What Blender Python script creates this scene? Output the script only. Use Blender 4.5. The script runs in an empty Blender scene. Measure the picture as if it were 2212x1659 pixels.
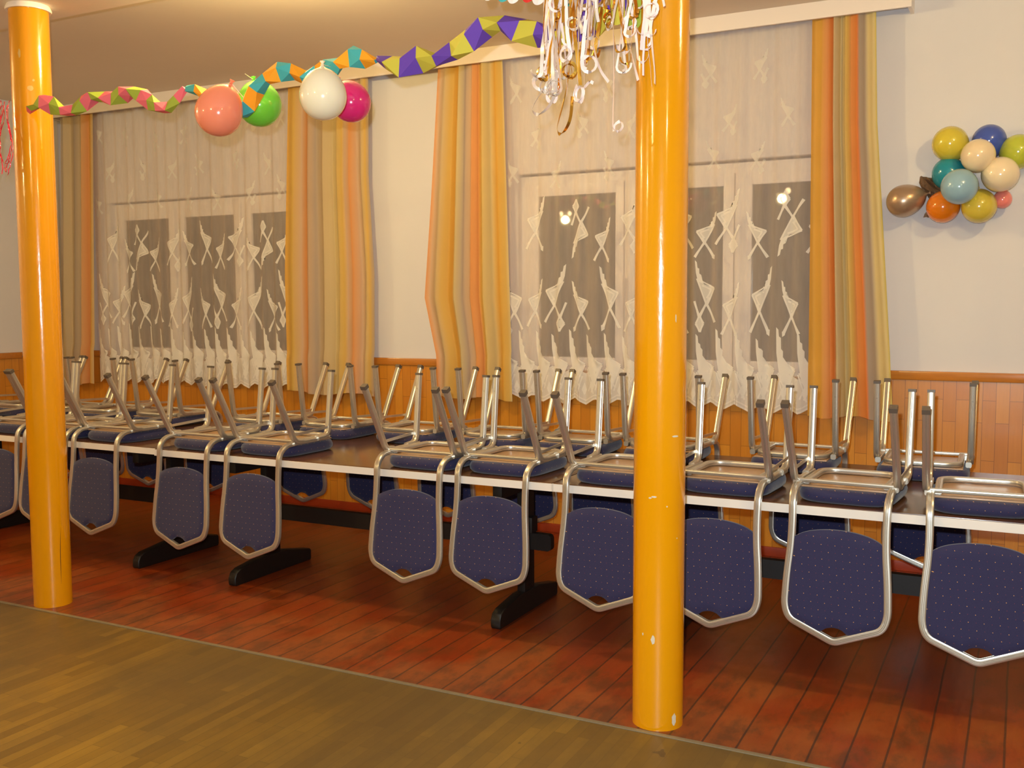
import bpy, bmesh, math, random
from mathutils import Vector, Matrix

sc = bpy.context.scene
COL = sc.collection

# ------------------------------------------------------------------ camera
CAM_POS = Vector((0.0, -6.17343, 1.57577))
FWD = Vector((-0.45442484, 0.88711351, -0.08079403)).normalized()
RGT = Vector((0.89016982, 0.45560973, -0.00418021)).normalized()
UPV = RGT.cross(FWD).normalized()
cd = bpy.data.cameras.new('camera')
cd.sensor_width = 36.0
cd.lens = 2149.95 / 2212 * 36.0
cd.clip_start = 0.05
cd.clip_end = 60
cam = bpy.data.objects.new('camera', cd)
COL.objects.link(cam)
cam.matrix_world = Matrix(((RGT.x, UPV.x, -FWD.x, CAM_POS.x), (RGT.y, UPV.y, -FWD.y, CAM_POS.y),
                           (RGT.z, UPV.z, -FWD.z, CAM_POS.z), (0, 0, 0, 1)))
sc.camera = cam

# ------------------------------------------------------------------ world, exposure, flash
w = bpy.data.worlds.new('night')
sc.world = w
w.use_nodes = True
w.node_tree.nodes['Background'].inputs[0].default_value = (0.9, 0.75, 0.6, 1)
w.node_tree.nodes['Background'].inputs[1].default_value = 0.05
sc.view_settings.view_transform = 'Standard'
sc.view_settings.look = 'None'
sc.view_settings.gamma = 1.0
sc.view_settings.use_curve_mapping = False
sc.view_settings.exposure = 0.0

# the flash of the camera: a small area light above and left of the lens
fl = bpy.data.lights.new('camera_flash', 'AREA')
fl.shape = 'DISK'
fl.size = 0.035
fl.energy = 126.0
fl.color = (0.80, 0.94, 1.0)
fo = bpy.data.objects.new('camera_flash', fl)
COL.objects.link(fo)
fo.matrix_world = Matrix.Translation(CAM_POS + UPV * 0.10 - RGT * 0.045) @ cam.matrix_world.to_3x3().to_4x4() @ Matrix.Rotation(math.radians(-7), 4, 'Y')

LAMPS = [(-3.35, -2.36, 3.13), (0.75, -2.36, 3.13), (-7.0, -3.6, 3.0), (-2.65, -6.1, 2.92), (-6.2, -7.6, 2.92), (1.2, -5.6, 2.92)]
LAMP_POWER = [84, 52, 66, 48, 80, 34]
LAMP_COLOR = (1.0, 0.77, 0.33)

# ------------------------------------------------------------------ helpers
def lin(c):
    return tuple(((v / 255.0) / 12.92 if v / 255.0 <= 0.04045 else ((v / 255.0 + 0.055) / 1.055) ** 2.4) for v in c) + (1.0,)


def mat(name, rgb=None, rough=0.5, metal=0.0, **kw):
    m = bpy.data.materials.new(name)
    m.use_nodes = True
    b = m.node_tree.nodes['Principled BSDF']
    if rgb is not None:
        b.inputs['Base Color'].default_value = lin(rgb)
    b.inputs['Roughness'].default_value = rough
    b.inputs['Metallic'].default_value = metal
    for k, v in kw.items():
        b.inputs[k.replace('_', ' ')].default_value = v
    return m


class NT:
    def __init__(s, m):
        s.m = m
        s.t = m.node_tree
        s.b = s.t.nodes.get('Principled BSDF')

    def n(s, typ, **kw):
        nd = s.t.nodes.new(typ)
        for k, v in kw.items():
            if k.startswith('i_'):
                nd.inputs[k[2:].replace('_', ' ')].default_value = v
            else:
                setattr(nd, k, v)
        return nd

    def l(s, a, b):
        s.t.links.new(a, b)

    def math(s, op, a, b=None, c=None):
        nd = s.t.nodes.new('ShaderNodeMath')
        nd.operation = op
        for i, v in enumerate((a, b, c)):
            if v is None:
                continue
            if isinstance(v, (int, float)):
                nd.inputs[i].default_value = v
            else:
                s.l(v, nd.inputs[i])
        return nd.outputs[0]

    def ramp(s, fac, stops, interp='LINEAR'):
        r = s.t.nodes.new('ShaderNodeValToRGB')
        r.color_ramp.interpolation = interp
        e = r.color_ramp.elements
        while len(e) > 1:
            e.remove(e[-1])
        e[0].position = stops[0][0]
        e[0].color = stops[0][1]
        for p, c in stops[1:]:
            x = e.new(p)
            x.color = c
        s.l(fac, r.inputs[0])
        return r.outputs[0]

    def mix(s, fac, a, b, blend='MIX'):
        nd = s.t.nodes.new('ShaderNodeMix')
        nd.data_type = 'RGBA'
        nd.blend_type = blend
        for i, v in ((0, fac), (6, a), (7, b)):
            if isinstance(v, (int, float)):
                nd.inputs[i].default_value = v
            elif isinstance(v, tuple):
                nd.inputs[i].default_value = v
            else:
                s.l(v, nd.inputs[i])
        return nd.outputs[2]

    def coord(s, which='Object', scale=(1, 1, 1), rot=(0, 0, 0), loc=(0, 0, 0)):
        tc = s.t.nodes.new('ShaderNodeTexCoord')
        mp = s.t.nodes.new('ShaderNodeMapping')
        mp.inputs['Scale'].default_value = scale
        mp.inputs['Rotation'].default_value = rot
        mp.inputs['Location'].default_value = loc
        s.l(tc.outputs[which], mp.inputs[0])
        return mp.outputs[0]

    def noise(s, vec, scale, detail=4, rough=0.55, out=0):
        nd = s.t.nodes.new('ShaderNodeTexNoise')
        nd.inputs['Scale'].default_value = scale
        nd.inputs['Detail'].default_value = detail
        nd.inputs['Roughness'].default_value = rough
        s.l(vec, nd.inputs['Vector'])
        return nd.outputs[out]

    def bump(s, h, strength=0.3, dist=0.01):
        nd = s.t.nodes.new('ShaderNodeBump')
        nd.inputs['Strength'].default_value = strength
        nd.inputs['Distance'].default_value = dist
        s.l(h, nd.inputs['Height'])
        s.l(nd.outputs[0], s.b.inputs['Normal'])

    def base(s, c):
        s.l(c, s.b.inputs['Base Color'])


def obj(name, bm, mats=None, parent=None, smooth=True, loc=None, rotz=0.0, mesh=None):
    if mesh is None:
        mesh = bpy.data.meshes.new(name)
        bmesh.ops.recalc_face_normals(bm, faces=bm.faces[:])
        bm.to_mesh(mesh)
        bm.free()
        if smooth:
            mesh.polygons.foreach_set('use_smooth', [True] * len(mesh.polygons))
            mesh.set_sharp_from_angle(angle=math.radians(38))
        if mats is not None:
            for m in (mats if isinstance(mats, (list, tuple)) else [mats]):
                mesh.materials.append(m)
    o = bpy.data.objects.new(name, mesh)
    COL.objects.link(o)
    if parent is not None:
        o.parent = parent
    if loc is not None:
        o.location = loc
    if rotz:
        o.rotation_euler = (0, 0, rotz)
    return o


def thing(name, label, cat, loc=(0, 0, 0), rotz=0.0, group=None):
    o = bpy.data.objects.new(name, None)
    o.empty_display_size = 0.1
    COL.objects.link(o)
    o.location = loc
    o.rotation_euler = (0, 0, rotz)
    o['label'] = label
    o['category'] = cat
    if group:
        o['group'] = group
    return o


def tag(o, label, cat, group=None):
    o['label'] = label
    o['category'] = cat
    if group:
        o['group'] = group
    return o


def struct(name, bm, mats, parent=None, smooth=False):
    o = obj(name, bm, mats, parent, smooth)
    if parent is None:
        o['kind'] = 'structure'
    return o


def copy_tree(root, loc, rotz, label):
    r = root.copy()
    COL.objects.link(r)
    r.location = loc
    r.rotation_euler = (0, 0, rotz)
    r['label'] = label
    for ch in root.children:
        c = ch.copy()
        COL.objects.link(c)
        c.parent = r
        for g in ch.children:
            d = g.copy()
            COL.objects.link(d)
            d.parent = c
    return r


def add_box(bm, lo, hi, bevel=0.0, mi=0):
    x0, y0, z0 = lo
    x1, y1, z1 = hi
    vs = [bm.verts.new(p) for p in ((x0, y0, z0), (x1, y0, z0), (x1, y1, z0), (x0, y1, z0), (x0, y0, z1), (x1, y0, z1), (x1, y1, z1), (x0, y1, z1))]
    fs = []
    for q in ((3, 2, 1, 0), (4, 5, 6, 7), (0, 1, 5, 4), (1, 2, 6, 5), (2, 3, 7, 6), (3, 0, 4, 7)):
        f = bm.faces.new([vs[i] for i in q])
        f.material_index = mi
        fs.append(f)
    if bevel > 0:
        es = list({e for f in fs for e in f.edges})
        r = bmesh.ops.bevel(bm, geom=es, offset=bevel, segments=2, affect='EDGES', profile=0.6)
        for f in r['faces']:
            f.material_index = mi
    return vs


def box(lo, hi, bevel=0.0):
    bm = bmesh.new()
    add_box(bm, lo, hi, bevel)
    return bm


def fillet(pts, radii, seg=6):
    """round the corners of a 3D polyline"""
    out = [Vector(pts[0])]
    for i in range(1, len(pts) - 1):
        p, a, b = Vector(pts[i]), Vector(pts[i - 1]), Vector(pts[i + 1])
        r = radii[i] if isinstance(radii, (list, tuple)) else radii
        d1, d2 = (a - p), (b - p)
        l1, l2 = d1.length, d2.length
        d1.normalize()
        d2.normalize()
        k = min(r, l1 * 0.49, l2 * 0.49)
        if k < 1e-5:
            out.append(p)
            continue
        s, e = p + d1 * k, p + d2 * k
        for j in range(seg + 1):
            t = j / seg
            out.append(s * (1 - t) ** 2 + p * 2 * t * (1 - t) + e * t * t)
    out.append(Vector(pts[-1]))
    return out


def ribbed(a, b, groove=0.0021):
    """section of an aluminium chair tube: a wide along n1, b along n2, two fine grooves a side"""
    P = []
    r = min(a, b) * 0.28
    ha, hb = a / 2, b / 2

    def side(p0, p1, nrm):
        p0, p1, nrm = Vector(p0), Vector(p1), Vector(nrm)
        res = []
        for t, g in ((0, 0), (0.27, 0), (0.33, 1), (0.39, 0), (0.61, 0), (0.67, 1), (0.73, 0), (1, 0)):
            res.append(p0.lerp(p1, t) - nrm * groove * g)
        return res
    P += side((-ha + r, -hb), (ha - r, -hb), (0, -1))
    P += [Vector((ha - r * 0.3, -hb + r * 0.3))]
    P += side((ha, -hb + r), (ha, hb - r), (1, 0))
    P += [Vector((ha - r * 0.3, hb - r * 0.3))]
    P += side((ha - r, hb), (-ha + r, hb), (0, 1))
    P += [Vector((-ha + r * 0.3, hb - r * 0.3))]
    P += side((-ha, hb - r), (-ha, -hb + r), (-1, 0))
    P += [Vector((-ha + r * 0.3, -hb + r * 0.3))]
    return [(p.x, p.y) for p in P]


def rectsec(a, b):
    return [(-a / 2, -b / 2), (a / 2, -b / 2), (a / 2, b / 2), (-a / 2, b / 2)]


def circsec(r, n=10):
    return [(r * math.cos(2 * math.pi * i / n), r * math.sin(2 * math.pi * i / n)) for i in range(n)]


def sweep(bm, path, sec, side=(1, 0, 0), caps=True, twist=None, mi=0, mifn=None, scale=None):
    path = [Vector(p) for p in path]
    n = len(path)
    rings = []
    side = Vector(side)
    for i, p in enumerate(path):
        t = (path[min(i + 1, n - 1)] - path[max(i - 1, 0)]).normalized()
        n1 = side - t * side.dot(t)
        if n1.length < 1e-4:
            n1 = t.orthogonal()
        n1.normalize()
        n2 = t.cross(n1)
        a = twist[i] if twist else 0
        k = scale[i] if scale else 1
        ca, sa = math.cos(a), math.sin(a)
        rings.append([bm.verts.new(p + n1 * (x * ca - y * sa) * k + n2 * (x * sa + y * ca) * k) for x, y in sec])
    m = len(sec)
    for i in range(n - 1):
        for j in range(m):
            f = bm.faces.new((rings[i][j], rings[i][(j + 1) % m], rings[i + 1][(j + 1) % m], rings[i + 1][j]))
            f.material_index = mifn(i, j) if mifn else mi
    if caps:
        f = bm.faces.new(rings[0][::-1])
        f.material_index = mi
        f = bm.faces.new(rings[-1])
        f.material_index = mi
    return rings


def lathe(bm, prof, n=32, center=(0, 0, 0), axis=None, mi=0):
    """prof: list of (r, h) revolved about the axis from center"""
    ax = Vector(axis).normalized() if axis else Vector((0, 0, 1))
    a = ax.orthogonal().normalized()
    b = ax.cross(a)
    c = Vector(center)
    rings = []
    for r, h in prof:
        if r < 1e-6:
            rings.append([bm.verts.new(c + ax * h)])
        else:
            rings.append([bm.verts.new(c + ax * h + (a * math.cos(2 * math.pi * i / n) + b * math.sin(2 * math.pi * i / n)) * r) for i in range(n)])
    for k in range(len(rings) - 1):
        A, B = rings[k], rings[k + 1]
        for i in range(n):
            j = (i + 1) % n
            if len(A) == 1 and len(B) == 1:
                continue
            if len(A) == 1:
                f = bm.faces.new((A[0], B[j], B[i]))
            elif len(B) == 1:
                f = bm.faces.new((A[i], A[j], B[0]))
            else:
                f = bm.faces.new((A[i], A[j], B[j], B[i]))
            f.material_index = mi
    return rings


def smooth_path(pts, k=6):
    """Catmull-Rom through the points"""
    P = [Vector(p) for p in pts]
    P = [P[0] * 2 - P[1]] + P + [P[-1] * 2 - P[-2]]
    out = []
    for i in range(1, len(P) - 2):
        for j in range(k):
            t = j / k
            a, b, c, d = P[i - 1], P[i], P[i + 1], P[i + 2]
            out.append(0.5 * ((2 * b) + (c - a) * t + (2 * a - 5 * b + 4 * c - d) * t * t + (3 * b - a - 3 * c + d) * t ** 3))
    out.append(P[-2])
    return out


# ------------------------------------------------------------------ materials
M = {}

def mk_plaster(name, rgb, stain=True):
    m = mat(name, rgb, 0.75)
    t = NT(m)
    v = t.coord('Object')
    n = t.noise(v, 1.3, 5, 0.6)
    n2 = t.noise(v, 9.0, 4, 0.6)
    c = t.mix(t.math('MULTIPLY', n, 0.28), lin(rgb), lin(tuple(int(x * 0.86) for x in rgb)))
    c = t.mix(t.math('MULTIPLY', n2, 0.12), c, lin(tuple(int(x * 0.9) for x in rgb)))
    t.base(c)
    t.bump(n2, 0.12, 0.004)
    return m

M['plaster'] = mk_plaster('wall_plaster', (222, 218, 220))
M['ceiling'] = mk_plaster('ceiling_paint', (238, 222, 204))
M['beam'] = mk_plaster('beam_paint', (238, 222, 204))
M['white_gloss'] = mat('white_gloss_paint', (238, 226, 218), 0.3)
M['sash'] = mat('window_sash_paint', (240, 232, 226), 0.35)
M['plastic_seal'] = mat('window_seal', (120, 118, 112), 0.6)


def mk_wainscot():
    m = mat('wainscot_parquet', (190, 115, 30), 0.3, Coat_Weight=0.5, Coat_Roughness=0.16)
    t = NT(m)
    tc = t.n('ShaderNodeTexCoord')
    sep = t.n('ShaderNodeSeparateXYZ')
    t.l(tc.outputs['Object'], sep.inputs[0])
    hx = t.math('ADD', sep.outputs[0], sep.outputs[1])
    cmb = t.n('ShaderNodeCombineXYZ')
    t.l(sep.outputs[2], cmb.inputs[0])
    t.l(hx, cmb.inputs[1])
    br = t.n('ShaderNodeTexBrick', offset=0.37, squash=1.0)
    t.l(cmb.outputs[0], br.inputs['Vector'])
    br.inputs['Scale'].default_value = 1.0
    br.inputs['Brick Width'].default_value = 0.34
    br.inputs['Row Height'].default_value = 0.068
    br.inputs['Mortar Size'].default_value = 0.0012
    br.inputs['Mortar Smooth'].default_value = 0.2
    br.inputs['Bias'].default_value = -0.1
    br.inputs['Color1'].default_value = lin((216, 144, 44))
    br.inputs['Color2'].default_value = lin((194, 118, 28))
    br.inputs['Mortar'].default_value = lin((82, 42, 10))
    v = t.coord('Object', (22, 22, 1.6))
    g = t.noise(v, 3.0, 6, 0.65)
    c = t.mix(t.math('MULTIPLY', g, 0.5), br.outputs['Color'], lin((156, 86, 14)))
    n = t.noise(t.coord('Object'), 2.2, 3)
    c = t.mix(t.math('MULTIPLY', n, 0.25), c, lin((224, 150, 60)))
    t.base(c)
    t.bump(br.outputs['Fac'], -0.25, 0.003)
    return m

M['wainscot'] = mk_wainscot()


def wood(name, c1, c2, rough=0.35, scale=(2, 30, 30), coat=0.3):
    m = mat(name, c1, rough, Coat_Weight=coat, Coat_Roughness=0.15)
    t = NT(m)
    g = t.noise(t.coord('Object', scale), 2.5, 6, 0.6)
    t.base(t.mix(g, lin(c1), lin(c2)))
    t.bump(g, 0.08, 0.002)
    return m

M['cap'] = wood('wainscot_cap_wood', (204, 130, 46), (170, 100, 30), 0.22, (1.5, 20, 20), 0.7)
M['skirting'] = mat('red_skirting_paint', (150, 52, 18), 0.45)
M['table_dark'] = wood('table_dark_wood', (22, 11, 6), (13, 7, 4), 0.55, (3, 20, 20), 0.0)
M['table_top'] = wood('table_top_laminate', (98, 62, 34), (82, 50, 28), 0.26, (1.5, 18, 18), 0.5)
M['edge'] = mat('table_edge_cream', (232, 222, 212), 0.45)


def mk_boards():
    m = mat('red_floor_boards', (140, 48, 16), 0.35, Coat_Weight=0.15, Coat_Roughness=0.3)
    t = NT(m)
    tc = t.n('ShaderNodeTexCoord')
    sep = t.n('ShaderNodeSeparateXYZ')
    t.l(tc.outputs['Object'], sep.inputs[0])
    wob = t.noise(t.coord('Object', (1, 1, 1)), 2.0, 2)
    x = t.math('ADD', sep.outputs[0], t.math('MULTIPLY', wob, 0.012))
    xi = t.math('DIVIDE', x, 0.1215)
    fr = t.math('FRACT', xi)
    cell = t.math('FLOOR', xi)
    d = t.math('ABSOLUTE', t.math('SUBTRACT', fr, 0.5))
    gap = t.math('GREATER_THAN', d, 0.468)
    wn = t.n('ShaderNodeTexWhiteNoise', noise_dimensions='1D')
    t.l(cell, wn.inputs['W'])
    g = t.noise(t.coord('Object', (14, 1.6, 1)), 2.0, 6, 0.65)
    pat = t.noise(t.coord('Object', (1.4, 0.8, 1)), 1.9, 6, 0.62)
    pat2 = t.noise(t.coord('Object', (3, 1.3, 1), loc=(3, 1, 0)), 3.1, 6, 0.7)
    c = t.mix(g, lin((150, 56, 14)), lin((92, 30, 9)))
    c = t.mix(t.math('MULTIPLY', wn.outputs[0], 0.4), c, lin((164, 70, 18)))
    # worn patches, more of them towards the parquet
    near = t.n('ShaderNodeMapRange')
    t.l(sep.outputs[1], near.inputs[0])
    near.inputs[1].default_value = -1.7
    near.inputs[2].default_value = -2.8
    near.inputs[3].default_value = 0.0
    near.inputs[4].default_value = 0.24
    worn = t.n('ShaderNodeMapRange')
    t.l(t.math('ADD', pat, near.outputs[0]), worn.inputs[0])
    worn.inputs[1].default_value = 0.56
    worn.inputs[2].default_value = 0.74
    c = t.mix(t.math('MULTIPLY', worn.outputs[0], 0.6), c, lin((138, 76, 22)))
    dirt = t.n('ShaderNodeMapRange')
    t.l(t.math('ADD', pat2, t.math('MULTIPLY', near.outputs[0], 0.6)), dirt.inputs[0])
    dirt.inputs[1].default_value = 0.58
    dirt.inputs[2].default_value = 0.72
    c = t.mix(t.math('MULTIPLY', dirt.outputs[0], 0.7), c, lin((88, 50, 22)))
    c = t.mix(t.math('MULTIPLY', gap, 0.8), c, lin((58, 36, 24)))
    t.base(c)
    r = t.n('ShaderNodeMapRange')
    t.l(worn.outputs[0], r.inputs[0])
    r.inputs[3].default_value = 0.34
    r.inputs[4].default_value = 0.6
    t.l(r.outputs[0], t.b.inputs['Roughness'])
    t.bump(t.math('SUBTRACT', g, t.math('MULTIPLY', gap, 2.0)), 0.25, 0.004)
    return m

M['boards'] = mk_boards()


def mk_parquet():
    m = mat('worn_parquet', (120, 88, 48), 0.42)
    t = NT(m)
    v0 = t.coord('Object', rot=(0, 0, math.radians(90)))
    br = t.n('ShaderNodeTexBrick', offset=0.4)
    t.l(v0, br.inputs['Vector'])
    br.inputs['Scale'].default_value = 1.0
    br.inputs['Brick Width'].default_value = 0.42
    br.inputs['Row Height'].default_value = 0.048
    br.inputs['Mortar Size'].default_value = 0.0008
    br.inputs['Color1'].default_value = lin((160, 122, 40))
    br.inputs['Color2'].default_value = lin((120, 88, 26))
    br.inputs['Mortar'].default_value = lin((76, 56, 24))
    g = t.noise(t.coord('Object', (26, 2.2, 1)), 2.0, 5, 0.6)
    c = t.mix(t.math('MULTIPLY', g, 0.6), br.outputs['Color'], lin((106, 76, 22)))
    p = t.noise(t.coord('Object', (1.2, 0.8, 1)), 1.1, 6, 0.65)
    tc = t.n('ShaderNodeTexCoord')
    sep = t.n('ShaderNodeSeparateXYZ')
    t.l(tc.outputs['Object'], sep.inputs[0])
    near = t.n('ShaderNodeMapRange')
    t.l(sep.outputs[1], near.inputs[0])
    near.inputs[1].default_value = -4.2
    near.inputs[2].default_value = -2.85
    near.inputs[4].default_value = 0.22
    wr = t.n('ShaderNodeMapRange')
    t.l(t.math('ADD', p, near.outputs[0]), wr.inputs[0])
    wr.inputs[1].default_value = 0.45
    wr.inputs[2].default_value = 0.75
    c = t.mix(t.math('MULTIPLY', wr.outputs[0], 0.75), c, lin((92, 72, 38)))
    sp = t.noise(t.coord('Object'), 5.0, 3, 0.5)
    s2 = t.math('GREATER_THAN', sp, 0.735)
    c = t.mix(t.math('MULTIPLY', s2, 0.6), c, lin((58, 42, 28)))
    t.base(c)
    r = t.n('ShaderNodeMapRange')
    t.l(p, r.inputs[0])
    r.inputs[3].default_value = 0.36
    r.inputs[4].default_value = 0.6
    t.l(r.outputs[0], t.b.inputs['Roughness'])
    t.bump(g, 0.12, 0.003)
    return m

M['parquet'] = mk_parquet()
M['threshold'] = mat('floor_strip_grey', (126, 112, 88), 0.5)


def mk_pole():
    m = mat('yellow_enamel', (226, 150, 4), 0.17, Coat_Weight=0.6, Coat_Roughness=0.06)
    t = NT(m)
    v = t.coord('Object', (1, 1, 0.35))
    n = t.noise(v, 60, 3, 0.5)
    n2 = t.noise(t.coord('Object'), 7, 4, 0.6)
    c = t.mix(t.math('MULTIPLY', n2, 0.3), lin((222, 148, 2)), lin((206, 130, 2)))
    t.base(c)
    t.bump(n, 0.30, 0.002)
    return m

M['pole'] = mk_pole()
M['chip'] = mat('bare_primer', (208, 196, 176), 0.6)
M['tape'] = mat('tape_remnant', (214, 172, 96), 0.5)
M['crack'] = mat('dark_crack', (92, 54, 10), 0.6)


def mk_alu():
    m = mat('satin_aluminium', (206, 198, 186), 0.31, 0.8)
    return m

M['alu'] = mk_alu()
M['cap_plastic'] = mat('leg_cap_plastic', (92, 80, 70), 0.5)
M['board'] = mat('seat_underside_board', (176, 140, 108), 0.3)


def mk_fabric(name='navy_dotted_fabric'):
    m = mat(name, (40, 40, 84), 0.85, Sheen_Weight=0.25)
    t = NT(m)
    tc = t.n('ShaderNodeTexCoord')
    sep = t.n('ShaderNodeSeparateXYZ')
    t.l(tc.outputs['Object'], sep.inputs[0])
    u = t.math('ADD', sep.outputs[0], sep.outputs[1])
    v = sep.outputs[2]

    def lattice(du, dv, pu, pv, r):
        a = t.math('SUBTRACT', t.math('FRACT', t.math('ADD', t.math('DIVIDE', u, pu), du)), 0.5)
        b = t.math('SUBTRACT', t.math('FRACT', t.math('ADD', t.math('DIVIDE', v, pv), dv)), 0.5)
        a = t.math('MULTIPLY', a, pu)
        b = t.math('MULTIPLY', b, pv)
        d = t.math('SQRT', t.math('ADD', t.math('MULTIPLY', a, a), t.math('MULTIPLY', b, b)))
        return t.math('LESS_THAN', d, r)
    d1 = t.math('MAXIMUM', lattice(0, 0, 0.054, 0.058, 0.0014), lattice(0.5, 0.5, 0.054, 0.058, 0.0014))
    d2 = t.math('MAXIMUM', lattice(0.5, 0.0, 0.054, 0.058, 0.0010), lattice(0.0, 0.5, 0.054, 0.058, 0.0010))
    n = t.noise(t.coord('Object'), 260, 2)
    c = t.mix(n, lin((26, 27, 70)), lin((38, 34, 74)))
    c = t.mix(d2, c, lin((140, 56, 52)))
    c = t.mix(d1, c, lin((220, 160, 90)))
    t.base(c)
    t.bump(n, 0.3, 0.001)
    return m

M['fabric'] = mk_fabric()


def mk_sheer():
    m = bpy.data.materials.new('sheer_voile')
    m.use_nodes = True
    t = NT(m)
    nt = m.node_tree
    nt.nodes.remove(t.b)
    out = nt.nodes['Material Output']
    df = t.n('ShaderNodeBsdfDiffuse')
    df.inputs[0].default_value = lin((234, 216, 204))
    tl = t.n('ShaderNodeBsdfTranslucent')
    tl.inputs[0].default_value = lin((234, 216, 204))
    a = t.n('ShaderNodeMixShader')
    a.inputs[0].default_value = 0.3
    t.l(df.outputs[0], a.inputs[1])
    t.l(tl.outputs[0], a.inputs[2])
    tr = t.n('ShaderNodeBsdfTransparent')
    b = t.n('ShaderNodeMixShader')
    t.l(tr.outputs[0], b.inputs[1])
    t.l(a.outputs[0], b.inputs[2])
    lw = t.n('ShaderNodeLayerWeight')
    lw.inputs[0].default_value = 0.35
    n = t.noise(t.coord('Object', (1, 1, 0.15)), 30, 3)
    f = t.math('ADD', t.math('ADD', 0.31, t.math('MULTIPLY', lw.outputs['Facing'], 0.35)), t.math('MULTIPLY', n, 0.16))
    t.l(f, b.inputs[0])
    t.l(b.outputs[0], out.inputs[0])
    return m


def mk_lace(name, alpha, rgb=(246, 238, 228)):
    m = bpy.data.materials.new(name)
    m.use_nodes = True
    t = NT(m)
    nt = m.node_tree
    nt.nodes.remove(t.b)
    out = nt.nodes['Material Output']
    df = t.n('ShaderNodeBsdfDiffuse')
    df.inputs[0].default_value = lin(rgb)
    tl = t.n('ShaderNodeBsdfTranslucent')
    tl.inputs[0].default_value = lin(rgb)
    a = t.n('ShaderNodeMixShader')
    a.inputs[0].default_value = 0.2
    t.l(df.outputs[0], a.inputs[1])
    t.l(tl.outputs[0], a.inputs[2])
    tr = t.n('ShaderNodeBsdfTransparent')
    b = t.n('ShaderNodeMixShader')
    b.inputs[0].default_value = alpha
    t.l(tr.outputs[0], b.inputs[1])
    t.l(a.outputs[0], b.inputs[2])
    t.l(b.outputs[0], out.inputs[0])
    return m

M['sheer'] = mk_sheer()
M['lace'] = mk_lace('lace_thread', 0.88)
M['lace_soft'] = mk_lace('lace_ground', 0.74)
M['lace_faint'] = mk_lace('lace_faint', 0.42)


def mk_drape(name, stops):
    m = mat(name, (210, 150, 60), 0.7)
    t = NT(m)
    tc = t.n('ShaderNodeTexCoord')
    sep = t.n('ShaderNodeSeparateXYZ')
    t.l(tc.outputs['UV'], sep.inputs[0])
    wob = t.noise(t.coord('UV', (3, 1.2, 1)), 1.5, 2)
    u = t.math('ADD', sep.outputs[0], t.math('MULTIPLY', t.math('SUBTRACT', wob, 0.5), 0.03))
    c = t.ramp(u, [(p, lin(col)) for p, col in stops])
    st = t.noise(t.coord('UV', (70, 0.5, 1)), 1.0, 4, 0.6)
    c = t.mix(t.math('MULTIPLY', st, 0.22), c, lin((200, 158, 108)))
    t.base(c)
    out = m.node_tree.nodes['Material Output']
    tl = t.n('ShaderNodeBsdfTranslucent')
    t.l(c, tl.inputs[0])
    tr = t.n('ShaderNodeBsdfTransparent')
    a = t.n('ShaderNodeMixShader')
    a.inputs[0].default_value = 0.22
    t.l(t.b.outputs[0], a.inputs[1])
    t.l(tl.outputs[0], a.inputs[2])
    b = t.n('ShaderNodeMixShader')
    b.inputs[0].default_value = 0.06
    t.l(a.outputs[0], b.inputs[1])
    t.l(tr.outputs[0], b.inputs[2])
    t.l(b.outputs[0], out.inputs[0])
    return m

AMB, ORG, BEI, GRY, PAL, GOLD, PNK = (226, 168, 60), (230, 154, 84), (208, 184, 142), (178, 162, 146), (220, 200, 142), (222, 180, 84), (214, 180, 148)


def mk_glass():
    m = bpy.data.materials.new('window_glass')
    m.use_nodes = True
    t = NT(m)
    nt = m.node_tree
    nt.nodes.remove(t.b)
    out = nt.nodes['Material Output']
    tr = t.n('ShaderNodeBsdfTransparent')
    tr.inputs[0].default_value = (0.85, 0.86, 0.84, 1)
    gl = t.n('ShaderNodeBsdfGlossy')
    gl.inputs['Roughness'].default_value = 0.02
    fr = t.n('ShaderNodeFresnel')
    fr.inputs[0].default_value = 1.6
    b = t.n('ShaderNodeMixShader')
    t.l(t.math('MULTIPLY', fr.outputs[0], 1.7), b.inputs[0])
    t.l(tr.outputs[0], b.inputs[1])
    t.l(gl.outputs[0], b.inputs[2])
    t.l(b.outputs[0], out.inputs[0])
    return m

M['glass'] = mk_glass()
_bal = {}

def balloon_mat(rgb, pearl=False):
    if rgb not in _bal:
        m = mat('balloon_rubber', rgb, 0.16 if not pearl else 0.3, 0.0 if not pearl else 0.55, Coat_Weight=0.5, Coat_Roughness=0.05)
        if not pearl:
            m.node_tree.nodes['Principled BSDF'].inputs['Subsurface Weight'].default_value = 0.25
            m.node_tree.nodes['Principled BSDF'].inputs['Subsurface Radius'].default_value = (0.05, 0.03, 0.02)
        _bal[rgb] = m
    return _bal[rgb]


def paper(name, rgb):
    m = mat(name, rgb, 0.8)
    t = NT(m)
    n = t.noise(t.coord('Object'), 70, 3)
    t.bump(n, 0.2, 0.003)
    return m

M['p_pink'] = paper('pink_paper', (240, 112, 128))
M['p_green'] = paper('green_paper', (160, 176, 58))
M['p_teal'] = paper('teal_paper', (72, 178, 182))
M['p_orange'] = paper('orange_paper', (250, 166, 28))
M['p_purple'] = paper('purple_paper', (104, 66, 178))
M['p_yellow'] = paper('yellow_paper', (206, 192, 66))
M['p_white'] = paper('white_paper', (250, 236, 232))
M['p_red'] = paper('red_paper', (222, 50, 42))
M['silver'] = mat('silver_foil', (244, 232, 222), 0.25, 0.45)
M['gold'] = mat('gold_foil', (236, 186, 82), 0.2, 0.95)
M['whiterib'] = mat('white_ribbon', (248, 228, 222), 0.35)
M['pinkfoil'] = mat('pink_foil', (238, 60, 84), 0.22, 0.6)
M['bronze_foil'] = mat('bronze_foil', (186, 156, 126), 0.35, 0.3)
M['bulb'] = mat('lit_bulb', (255, 230, 190), 0.4)
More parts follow.
